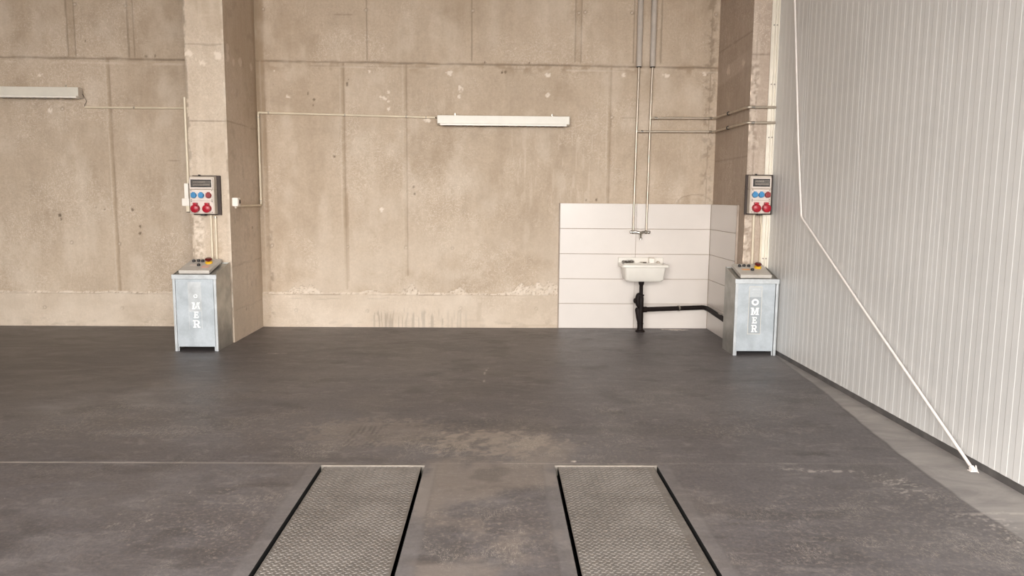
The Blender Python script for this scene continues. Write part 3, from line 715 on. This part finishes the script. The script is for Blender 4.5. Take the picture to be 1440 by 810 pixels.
# ------------------------------------------------------------------ pipes
yp = 8.855
def vpipe(x0, xm, x1, thick_x, label_a, label_b):
    o = MB().tube([(thick_x, 8.850, 3.075), (thick_x, 8.850, 5.45)], .032, 20).build('insulated_pipe', 'insul', smooth=True)
    tag(o, label_a, 'pipe', None)
    MB().tube([(thick_x, 8.850, 3.068), (thick_x, 8.850, 3.08)], .028, 20).build('end_collar', 'black', o, smooth=True)
    MB().tube([(thick_x, 8.850, 3.5), (thick_x, 8.850, 3.512)], .0335, 20).build('band', 'insul', o, smooth=True)
vpipe(0, 0, 0, 1.632 * .9955, 'left one of two thick grey insulated pipes high on the wall above the sink', '')
vpipe(0, 0, 0, 1.790 * .9955, 'right one of two thick grey insulated pipes high on the wall above the sink', '')
a = run('water_pipe', [(1.625, yp, 3.075), (1.618, yp, 2.34), (1.610, yp, 1.185)], .0125, 'steelpipe', 'left upright steel water pipe from the insulated pipe down to the tap', 'pipe',
    [((1.618, yp, 2.34), (0, 0, 1), .020), ((1.612, yp, 1.6), (0, 0, 1), .017)], br=.3)
b = run('water_pipe', [(1.782, yp, 3.075), (1.774, yp, 2.492), (1.766, yp, 1.185)], .0125, 'steelpipe', 'right upright steel water pipe from the insulated pipe down to the tap', 'pipe',
    [((1.774, yp, 2.492), (0, 0, 1), .017), ((1.768, yp, 1.6), (0, 0, 1), .015)], br=.3)
def branch(x, z, label):
    o = run('water_pipe', [(x, yp - .012, z), (2.522, yp - .012, z + .005), (2.522, 7.682, z - .004), (2.815, 7.682, z - .002)], .0125, 'steelpipe', label, 'pipe',
            [((2.522, 8.30, z + .001), (0, 1, 0), .020)], cm='black', br=.035)
    for p, ax in (((2.48, yp - .012, z + .005), (1, 0, 0)), ((2.585, 7.682, z - .004), (1, 0, 0)), ((x + .06, yp - .012, z), (1, 0, 0))):
        p = Vector(p); ax = Vector(ax); MB().cyl(p - ax * .016, p + ax * .016, .0155, 14).build('fitting', 'chrome', o, smooth=True)
    for y in (8.30,): MB().box(2.522, 2.557, y - .006, y + .006, z - .004, z + .008).build('bracket', 'black', o)
branch(1.778, 2.492, 'upper one of two steel pipes running from the upright pipes across the right pillar')
branch(1.622, 2.338, 'lower one of two steel pipes running from the upright pipes across the right pillar')

# ------------------------------------------------------------------ tap
tp = empty('wall_tap', (1.688, 8.878, 1.165)); tag(tp, 'chrome two handled wall tap on the tiles above the sink', 'tap')
m = MB().tube(bend([(-.09, -.045, .0), (-.04, -.05, .002), (0, -.06, -.012), (.04, -.05, .002), (.09, -.045, .0)], .03), .017, 14)
m.build('tap_body', 'chrome', tp, smooth=True)
for s in (-1, 1):
    MB().cyl((s * .078, -.05, 0), (s * .078, 0, 0), .014, 14).build('inlet', 'chrome', tp, smooth=True)
    MB().lathe([(.024, 0), (.024, .006), (.012, .010)], (s * .078, 0.0, 0), (0, -1, 0), 18).build('wall_rose', 'chrome', tp, smooth=True)
    h = MB().lathe([(.010, 0), (.018, .006), (.020, .022), (.016, .032), (.0, .034)], (s * .088, -.045, 0), (s, 0, 0), 10)
    h.build('handle', 'chrome', tp, smooth=True)
MB().tube(bend([(0, -.06, -.005), (0, -.085, -.02), (0, -.10, -.075)], .02), [.012] * 8, 14).build('spout', 'chrome', tp, smooth=True)
MB().cyl((0, -.10, -.085), (0, -.10, -.07), .015, 14).build('spout_nozzle', 'chrome', tp, smooth=True)

# ------------------------------------------------------------------ sink
sk = empty('wall_sink', (1.715, 8.878, .60)); tag(sk, 'small white rectangular wall sink hung on the tiles above the black drain', 'sink')
bm = bmesh.new()
def rrect(x0, x1, y0, y1, z, r, n=5):
    out = []
    for cx, cy, a0 in ((x1 - r, y1 - r, 0), (x0 + r, y1 - r, 90), (x0 + r, y0 + r, 180), (x1 - r, y0 + r, 270)):
        for i in range(n + 1):
            a = math.radians(a0 + 90 * i / n); out.append((cx + r * math.cos(a), cy + r * math.sin(a), z))
    return out
W2, DP = .276, .325
loops = [rrect(-.175, .175, -.235, -.06, .004, .03), rrect(-.205, .205, -.272, -.03, .0, .045), rrect(-.225, .225, -.293, -.012, .022, .04), rrect(-.240, .240, -.306, -.002, .163, .03),
         rrect(-.262, .262, -.316, 0, .166, .028), rrect(-W2, W2, -DP, 0, .170, .028), rrect(-W2, W2, -DP, 0, .195, .028), rrect(-W2 + .005, W2 - .005, -DP + .005, -.003, .199, .026),
         rrect(-.235, .235, -DP + .04, -.105, .199, .035), rrect(-.228, .228, -DP + .046, -.110, .190, .035), rrect(-.205, .205, -DP + .065, -.12, .05, .045), rrect(-.03, .03, -.20, -.15, .035, .02)]
m = MB(); n = len(loops[0])
vs = [p for L in loops for p in L]; fs = []
for i in range(len(loops) - 1):
    for j in range(n): fs.append((i * n + j, i * n + (j + 1) % n, (i + 1) * n + (j + 1) % n, (i + 1) * n + j))
fs += [tuple(range(n)), tuple((len(loops) - 1) * n + j for j in range(n))]
m.add(vs, fs); m.build('basin', 'ceramic', sk, smooth=True)
MB().box(-W2 + .002, W2 - .012, -.024, -.001, .190, .262).build('back_splash', 'ceramic', sk, bevel=.006)
MB().lathe([(.022, 0), (.022, .003), (.0, .003)], (0, -.175, .037), (0, 0, 1), 16).build('plughole', 'chrome', sk, smooth=True)
def onsink(x, y): return (1.715 + x, 8.878 + y, .7995)
sw = empty('scouring_pad', onsink(-.165, -.066)); tag(sw, 'tangled metal scouring pad on the left side of the sink ledge', 'scouring pad')
rw = random.Random(4); mm = MB()
for i in range(16):
    c = [rw.uniform(-.055, .055), rw.uniform(-.022, .022), rw.uniform(.008, .024)]; r = rw.uniform(.010, .02); ph = rw.uniform(0, 6); tilt = rw.uniform(.3, 1.2)
    pts = [(c[0] + 1.5 * r * math.cos(ph + t * .7), c[1] + r * math.sin(ph + t * .7) * math.cos(tilt), max(.003, c[2] + r * math.sin(ph + t * .7) * math.sin(tilt))) for t in range(9)]
    mm.tube(pts, .0022, 5)
mm.build('wire_tangle', 'steelwool', sw, smooth=True)
MB().add([(-.07 + .14 * i / 7, .02 * (-1 if j == 0 else 1), .004 + .006 * (i % 2)) for i in range(8) for j in (0, 1)], [(2 * i, 2 * i + 2, 2 * i + 3, 2 * i + 1) for i in range(7)]).build('flat_scrap', 'ceramic', sw)
sp = empty('soap_box', onsink(.115, -.066)); tag(sp, 'small cream soap box with dark lid at the right of the sink ledge', 'soap box')
MB().box(-.033, .033, -.022, .022, 0, .058).build('box_body', 'white_plastic', sp, bevel=.005)
MB().box(-.034, .030, -.02, .024, .058, .066).build('lid', 'grey_plastic', sp, bevel=.003)
cl = MB().lathe([(.018, 0), (.023, .004), (.02, .016), (.010, .024), (.0, .025)], onsink(.195, -.062), (0, 0, 1), 12).build('sponge', 'grey_plastic', smooth=True); tag(cl, 'small greyish sponge at the far right of the sink ledge', 'sponge')
bs = empty('scrubbing_brush', onsink(.02, -.07)); tag(bs, 'small slim brush lying on the ledge between scouring pad and soap box', 'brush')
MB().box(-.045, .035, -.008, .008, .009, .016).build('handle', 'steelpipe', bs, bevel=.003)
MB().box(-.005, .033, -.009, .009, 0.0005, .0095).build('bristles', 'darkboard', bs)

# ------------------------------------------------------------------ drain
dr = empty('drain_pipe', (1.688, 8.66, 0)); tag(dr, 'black plastic drain pipe standing under the sink and turning right along the tiles', 'pipe')
x, y = 0, .0
MB().lathe([(.056, 0), (.056, .010), (.050, .018), (.038, .024), (.034, .05), (.034, .09), (.0375, .092), (.0375, .105), (.033, .107), (.033, .28), (.033, .40), (.028, .415), (.022, .43), (.022, .55), (.030, .565), (.034, .60)], (0, 0, 0), (0, 0, 1), 22).build('standpipe', 'blackpipe', dr, smooth=True)
MB().lathe([(.037, .425), (.037, .44)], (0, 0, 0), (0, 0, 1), 22).build('collar', 'blackpipe', dr, smooth=True)
MB().tube(bend([(0.0, .0, .43), (-.030, .0, .435), (-.042, -.01, .39), (-.036, -.01, .33), (-.01, 0, .30)], .04), .030, 14).build('trap_bend', 'blackpipe', dr, smooth=True)
MB().lathe([(.014, 0), (.03, .003), (.03, .02), (.022, .025)], (-.058, -.01, .37), (-1, -.5, 0), 10).build('trap_nut', 'blackpipe', dr, smooth=True)
MB().tube([(-.034, .0, .285), (-.034, .0, .265), (-.022, .0, .17), (-.006, .0, .10)], [.022, .034, .030, .026], 14).build('side_branch', 'blackpipe', dr, smooth=True)
MB().tube(bend([(.0, 0, .262), (.795, .17, .268), (.820, .09, .262), (.820, -.88, .226)], .05), .0275, 16).build('horizontal_run', 'blackpipe', dr, smooth=True)
MB().tube([(.02, .004, .262), (.07, .0149, .2624)], .034, 16).build('branch_collar', 'blackpipe', dr, smooth=True)
MB().tube([(.465, .0993, .2655), (.482, .103, .2657)], .0365, 18).build('pipe_clamp', 'chrome', dr, smooth=True)
MB().tube([(.474, .101, .2655), (.474, .215, .2655)], .006, 8).build('clamp_rod', 'chrome', dr, smooth=True)
MB().box(.818, .826, -.42, -.30, .268, .274).build('pale_sticker', 'white_plastic', dr)

# ------------------------------------------------------------------ consoles
LETTERS = {  # strokes in a 1 x 1 cell with slab serifs
    'M': [[(.06, 0), (.40, 0), (.40, .13), (.30, .13), (.30, .66), (.31, .66), (.46, .06), (.54, .06), (.69, .66), (.70, .66), (.70, .13), (.60, .13), (.60, 0), (.98, 0), (.98, .13), (.90, .13), (.90, .87), (.98, .87), (.98, 1), (.66, 1), (.50, .38), (.34, 1), (.02, 1), (.02, .87), (.12, .87), (.12, .13), (.06, .13)]],
    'E': [[(.10, 0), (.90, 0), (.90, .32), (.76, .32), (.76, .15), (.44, .15), (.44, .43), (.58, .43), (.58, .35), (.70, .35), (.70, .65), (.58, .65), (.58, .57), (.44, .57), (.44, .85), (.74, .85), (.74, .70), (.88, .70), (.88, 1), (.10, 1), (.10, .87), (.22, .87), (.22, .13), (.10, .13)]],
    'R': [[(.06, 0), (.46, 0), (.46, .13), (.38, .13), (.38, .42), (.50, .42), (.66, 0), (.98, 0), (.98, .13), (.86, .13), (.72, .45), (.86, .56), (.90, .72), (.84, .88), (.70, 1), (.06, 1), (.06, .87), (.18, .87), (.18, .13), (.06, .13)]],
}
def letter(ch, x, z, w, h, y, m, parent):
    mb = MB(); T = lambda a, b, d: (x + (a - .5) * w, y - d, z + b * h)
    if ch == 'O':
        n = 24; vs = []; fs = []
        for rr in (.5, .26):
            for d in (0, .0015):
                vs += [T(.5 + rr * .98 * math.cos(2 * PI * i / n), .5 + rr * math.sin(2 * PI * i / n) * (1.0 if rr > .4 else .95), d) for i in range(n)]
        for i in range(n):
            j = (i + 1) % n; a, b, c, e = 0, n, 2 * n, 3 * n
            fs += [(b + i, b + j, e + j, e + i), (a + i, c + i, c + j, a + j), (a + i, a + j, b + j, b + i), (c + i, e + i, e + j, c + j)]
        mb.add(vs, fs)
    else:
        for P in LETTERS[ch]: mb.prism(P, T, 0, .0015)
        if ch == 'R':   # the bowl's hole in the plate colour
            q = MB(); q.prism([(.38, .56), (.58, .56), (.66, .62), (.68, .72), (.64, .82), (.56, .87), (.38, .87)], T, .0015, .0019)
            return mb.build('letter_' + ch.lower(), m, parent), q.build('letter_hole', 'plate' if m == 'letter' else 'galv_front', parent)
    return mb.build('letter_' + ch.lower(), m, parent)

def console(x0, yf, depth, label, worn, bx0, bx1):
    """galvanised cabinet with sloping lid; x0 = left edge, yf = front plane"""
    W = .43; t = empty('lift_console', (x0 + W / 2, yf + depth / 2, 0)); a, b = -W / 2, W / 2; f, r = -depth / 2, depth / 2
    zf, zb = .772, .862
    for s, (xa, xb) in (('side_panel', (a + .004, a + .007)), ('side_panel', (b - .007, b - .004))):
        m = MB(); m.prism([(f + .004, 0.0), (r, .0), (r, zb + .004), (f + .004, zf + .001)], lambda p, q, d: (d, p, q), xa, xb); m.build(s, 'galv_side', t)
    for xa in (a, b - .024):
        m = MB(); m.box(xa, xa + .024, f, f + .022, 0, .735); u = m.build('corner_upright', 'galv_edge', t, bevel=.002)
    for xa in (a + .027, ):
        MB().box(xa, xa + .010, f + .010, f + .024, 0, .73).build('inner_flange', 'galv_edge', t)
    MB().box(b - .040, b - .030, f + .012, f + .024, 0, .73).build('inner_flange', 'galv_edge', t)
    MB().box(a - .006, b + .006, f - .004, f + .026, .728, .775).build('top_rail', 'galv_edge', t, bevel=.004)
    MB().box(a + .03, b - .030, f + .008, f + .014, .045, .73).build('front_panel', 'galv_front', t, bevel=.0015)
    MB().box(a + .006, b - .006, r - .004, r - .001, 0, zb).build('back_panel', 'galv_side', t)
    lid = MB(); lid.hexa([(a + .006, f + .02, zf - .018), (b - .006, f + .02, zf - .018), (b - .006, r - .004, zb - .018), (a + .006, r - .004, zb - .018)],
                         [(a + .006, f + .02, zf - .012), (b - .006, f + .02, zf - .012), (b - .006, r - .004, zb - .012), (a + .006, r - .004, zb - .012)])
    lid.build('sloping_lid', 'galv_side', t)
    MB().box(a + .03, b - .03, f + .20, f + .204, 0.0, .3).build('gap_shade_sheet', 'pit', t)  # near-black sheet paints the shade in the gap below the front panel
    # nameplate with the lettering
    np_ = empty('nameplate', (0, 0, 0)); 
    bpy.data.objects.remove(np_)
    px = -.012 if not worn else -.002
    y = f + .008
    if not worn:
        P = MB().box(px - .062, px + .062, y - .0012, y + .001, .222, .696).build('nameplate', 'plate', t)
        MB().box(px - .060, px + .060, y - .0016, y, .592, .694).build('logo_field', 'plate_pale', P)
        for z0_, z1_, w in ((.664, .676, .046), (.636, .642, .040), (.604, .618, .036)): MB().box(px - w, px + w, y - .0024, y - .001, z0_, z1_).build('logo_stripe', 'galv_edge', P)
        e = MB()
        for (xa, xb, za, zb_) in ((-.065, -.0615, .218, .700), (.0615, .065, .218, .700), (-.065, .065, .218, .222), (-.065, .065, .696, .700)): e.box(px + xa, px + xb, y - .0018, y, za, zb_)
        e.build('plate_border', 'white_metal', P)
        for ch, z, w, h in (('O', .509, .074, .066), ('M', .413, .088, .074), ('E', .327, .060, .066), ('R', .239, .066, .073)):
            letter(ch, px, z, w, h, y - .001, 'letter', P)
    else:
        P = MB().box(px - .066, px + .066, y - .0008, y + .001, .22, .70).build('nameplate', 'plate_pale', t)
        P.data.materials[0] = M['galv_edge']
        MB().box(px - .060, px + .060, y - .0012, y, .215, .40).build('worn_patch', 'galv_front', P)
        for ch, z, w, h in (('O', .540, .042, .038), ('M', .427, .086, .070), ('E', .337, .062, .066), ('R', .240, .078, .074)):
            letter(ch, px + .008, z, w, h, y - .001, 'letter_worn' if ch != 'R' else 'letter', P)
    # control box lying on the slope
    ang = math.atan2(zb - zf, depth)
    ba, bb = bx0 - (x0 + W / 2), bx1 - (x0 + W / 2)
    L = depth - .055
    M4 = Matrix.Translation((0, f + .05, zf + .005)) @ Matrix.Rotation(ang + .03, 4, 'X')
    cb = MB().box(ba, bb, 0, L, 0, .036, M4).build('control_box', 'control_plastic', t, bevel=.005)
    w = bb - ba
    def on(u, v, h): return M4 @ Vector((ba + w * u, L * v, .036 + h))
    nrm = (M4.to_3x3() @ Vector((0, 0, 1)))
    for u, v in ((.18, .74), (.33, .76), (.48, .74), (.49, .40)):
        MB().lathe([(.014, 0), (.017, .002), (.017, .014), (.012, .022), (.0, .023)], on(u, v, 0), nrm, 14).build('push_button', 'black', cb, smooth=True)
    e = MB().lathe([(.034, 0), (.036, .004), (.036, .016), (.028, .022), (.0, .022)], on(.735, .62, 0), nrm, 20).build('emergency_collar', 'yellow', cb, smooth=True)
    MB().lathe([(.016, .0), (.016, .014), (.034, .018), (.036, .028), (.026, .038), (.0, .040)], on(.735, .62, .018), nrm, 20).build('emergency_button', 'darkred', e, smooth=True)
    MB().box(0, w * .26, 0, L * .13, 0, .0008, M4 @ Matrix.Translation((ba + w * .18, L * .42, .036))).build('sticker', 'ltorange' if not worn else 'panel_plastic', cb)
    if worn: MB().box(0, w * .24, 0, L * .22, 0, .0008, M4 @ Matrix.Translation((ba + w * .62, L * .22, .036))).build('sticker', 'ltred', cb)
    return tag(t, label, 'control console')
console(-3.232, 7.435, .42, 'galvanised control console with worn lettering standing before the left pillar', True, -3.185, -2.880)
console(2.372, 7.325, .375, 'galvanised control console with clear white lettering standing in the right corner by the ribbed wall', False, 2.430, 2.745)

# ------------------------------------------------------------------ lift platforms in the floor
def platform(a, b, label):
    t = empty('lift_platform', ((a + b) / 2, PY1, 0)); cx = (a + b) / 2
    g = .020; xa, xb = a + g - cx, b - g - cx; y0, y1 = PY0 - PY1 + .02, -.006
    zt = -.006
    MB().box(xa, xb, y0, y1, zt - .05, zt).build('deck_plate', 'tread', t)
    # raised lozenges, alternate rows leaning the other way
    px, py = .0320, .0165; vs = []; fs = []
    nx = int((xb - xa - .02) / px); ny = int((y1 - y0 - .01) / py)
    for j in range(ny):
        for i in range(nx):
            x = xa + .014 + px * (i + (.5 if j % 2 else 0)); y = y1 - .010 - py * j
            if x > xb - .010: continue
            an = math.radians(-38 if (a < 0) else 34) + (0 if (i + j) % 1 else 0)
            if j % 2: an = -an * .6
            ca, sa = math.cos(an), math.sin(an); l, w, h = .0125, .0042, .0024; k = len(vs)
            for (p, q, r) in ((-l, 0, 0), (0, -w, 0), (l, 0, 0), (0, w, 0), (-l * .45, 0, h), (l * .45, 0, h)):
                vs.append((x + p * ca - q * sa, y + p * sa + q * ca, zt + r))
            fs += [(k, k + 1, k + 4), (k + 1, k + 5, k + 4), (k + 1, k + 2, k + 5), (k + 2, k + 3, k + 5), (k + 3, k + 4, k + 5), (k + 3, k, k + 4)]
    MB().add(vs, fs).build('tread_pattern', 'tread', t)
    MB().box(xa, xa + .004, y0, y1, zt - .06, zt + .0015).build('deck_edge', 'tread', t); MB().box(xb - .004, xb, y0, y1, zt - .06, zt + .0015).build('deck_edge', 'tread', t)
    MB().box(a - cx, b - cx, -.009, .002, -.06, .0015).build('end_angle', 'rust', t)
    return tag(t, label, 'vehicle lift')
platform(*PITS[0], 'left steel tread plate lift platform sunk flush in the floor')
platform(*PITS[1], 'right steel tread plate lift platform sunk flush in the floor')

# ------------------------------------------------------------------ cable on the right wall
XC = 2.795
cab = MB().tube(bend([(XC, 7.62, 5.45), (XC, 7.275, 3.436), (XC, 7.01, 2.09), (XC, 6.85, 1.405), (XC - .008, 5.5, .70), (XC - .02, 4.160, .022)], .02, 3), .0095, 10).build('cable', 'cablew', smooth=True)
tag(cab, 'long white cable hanging down the ribbed wall and slanting to a bracket on the floor', 'cable')
fb = empty('floor_bracket', (2.775, 4.135, 0)); fb.scale = (.58, .58, .58); tag(fb, 'small white metal anchor bracket on the floor strip by the ribbed wall', 'bracket')
MB().box(-.040, .022, -.024, .030, 0, .006).build('base_plate', 'cablew', fb, bevel=.001)
Mr = Matrix.Translation((.0, .02, .004)) @ Matrix.Rotation(math.radians(30), 4, 'X')
MB().box(-.022, .016, -.026, .026, 0.002, .040, Mr).build('clamp_block', 'cablew', fb, bevel=.003)
MB().prism([(-.05, -.002), (.035, -.002), (.028, .02), (.015, .062), (.004, .060), (-.018, .022)], lambda p, q, d: (.022 + d, p * .9 - .012, max(q, 0)), 0, .004).build('fin', 'cablew', fb)
MB().cyl((-.006, -.012, .004), (-.006, -.012, .016), .006, 6).build('bolt', 'steelpipe', fb)
MB().tube([(.0, .050, .036), (.0, .016, .020)], .013, 10).build('socket_end', 'steelpipe', fb, smooth=True)

# ------------------------------------------------------------------ light
w = bpy.data.worlds.new('sky'); SC.world = w; w.use_nodes = True
bg = w.node_tree.nodes['Background']; bg.inputs['Color'].default_value = (1.0, .985, .965, 1); bg.inputs['Strength'].default_value = 3.2
pt = bpy.data.lights.new('doorway_portal', 'AREA'); pt.shape = 'RECTANGLE'; pt.size = 7.0; pt.size_y = 4.5; pt.cycles.is_portal = True
po = bpy.data.objects.new('doorway_portal', pt); po.location = (-.9, -2.62, 2.25); po.rotation_euler = (PI / 2, 0, 0); C.objects.link(po)

# ------------------------------------------------------------------ camera (fitted to the photograph's vanishing points)
f_px, pi_, ya, ro = 1049.6, .12059, .019849, .0079464
fw = Vector((math.sin(ya) * math.cos(pi_), math.cos(ya) * math.cos(pi_), -math.sin(pi_)))
r0 = Vector((math.cos(ya), -math.sin(ya), 0)); u0 = r0.cross(fw)
r = r0 * math.cos(ro) + u0 * math.sin(ro); u = -r0 * math.sin(ro) + u0 * math.cos(ro)
cam = bpy.data.cameras.new('camera'); cam.sensor_width = 36; cam.lens = f_px / 1440 * 36; cam.clip_start = .05
co = bpy.data.objects.new('camera', cam); C.objects.link(co)
mw = Matrix((r, u, -fw)).transposed().to_4x4(); mw.translation = (0, 0, 1.56); co.matrix_world = mw
SC.camera = co
vs_ = SC.view_settings; vs_.view_transform = 'Standard'; vs_.look = 'None'; vs_.gamma = 1; vs_.use_curve_mapping = False; vs_.exposure = 2.43
SC.cycles.use_denoising = True; SC.cycles.max_bounces = 10; SC.cycles.diffuse_bounces = 8
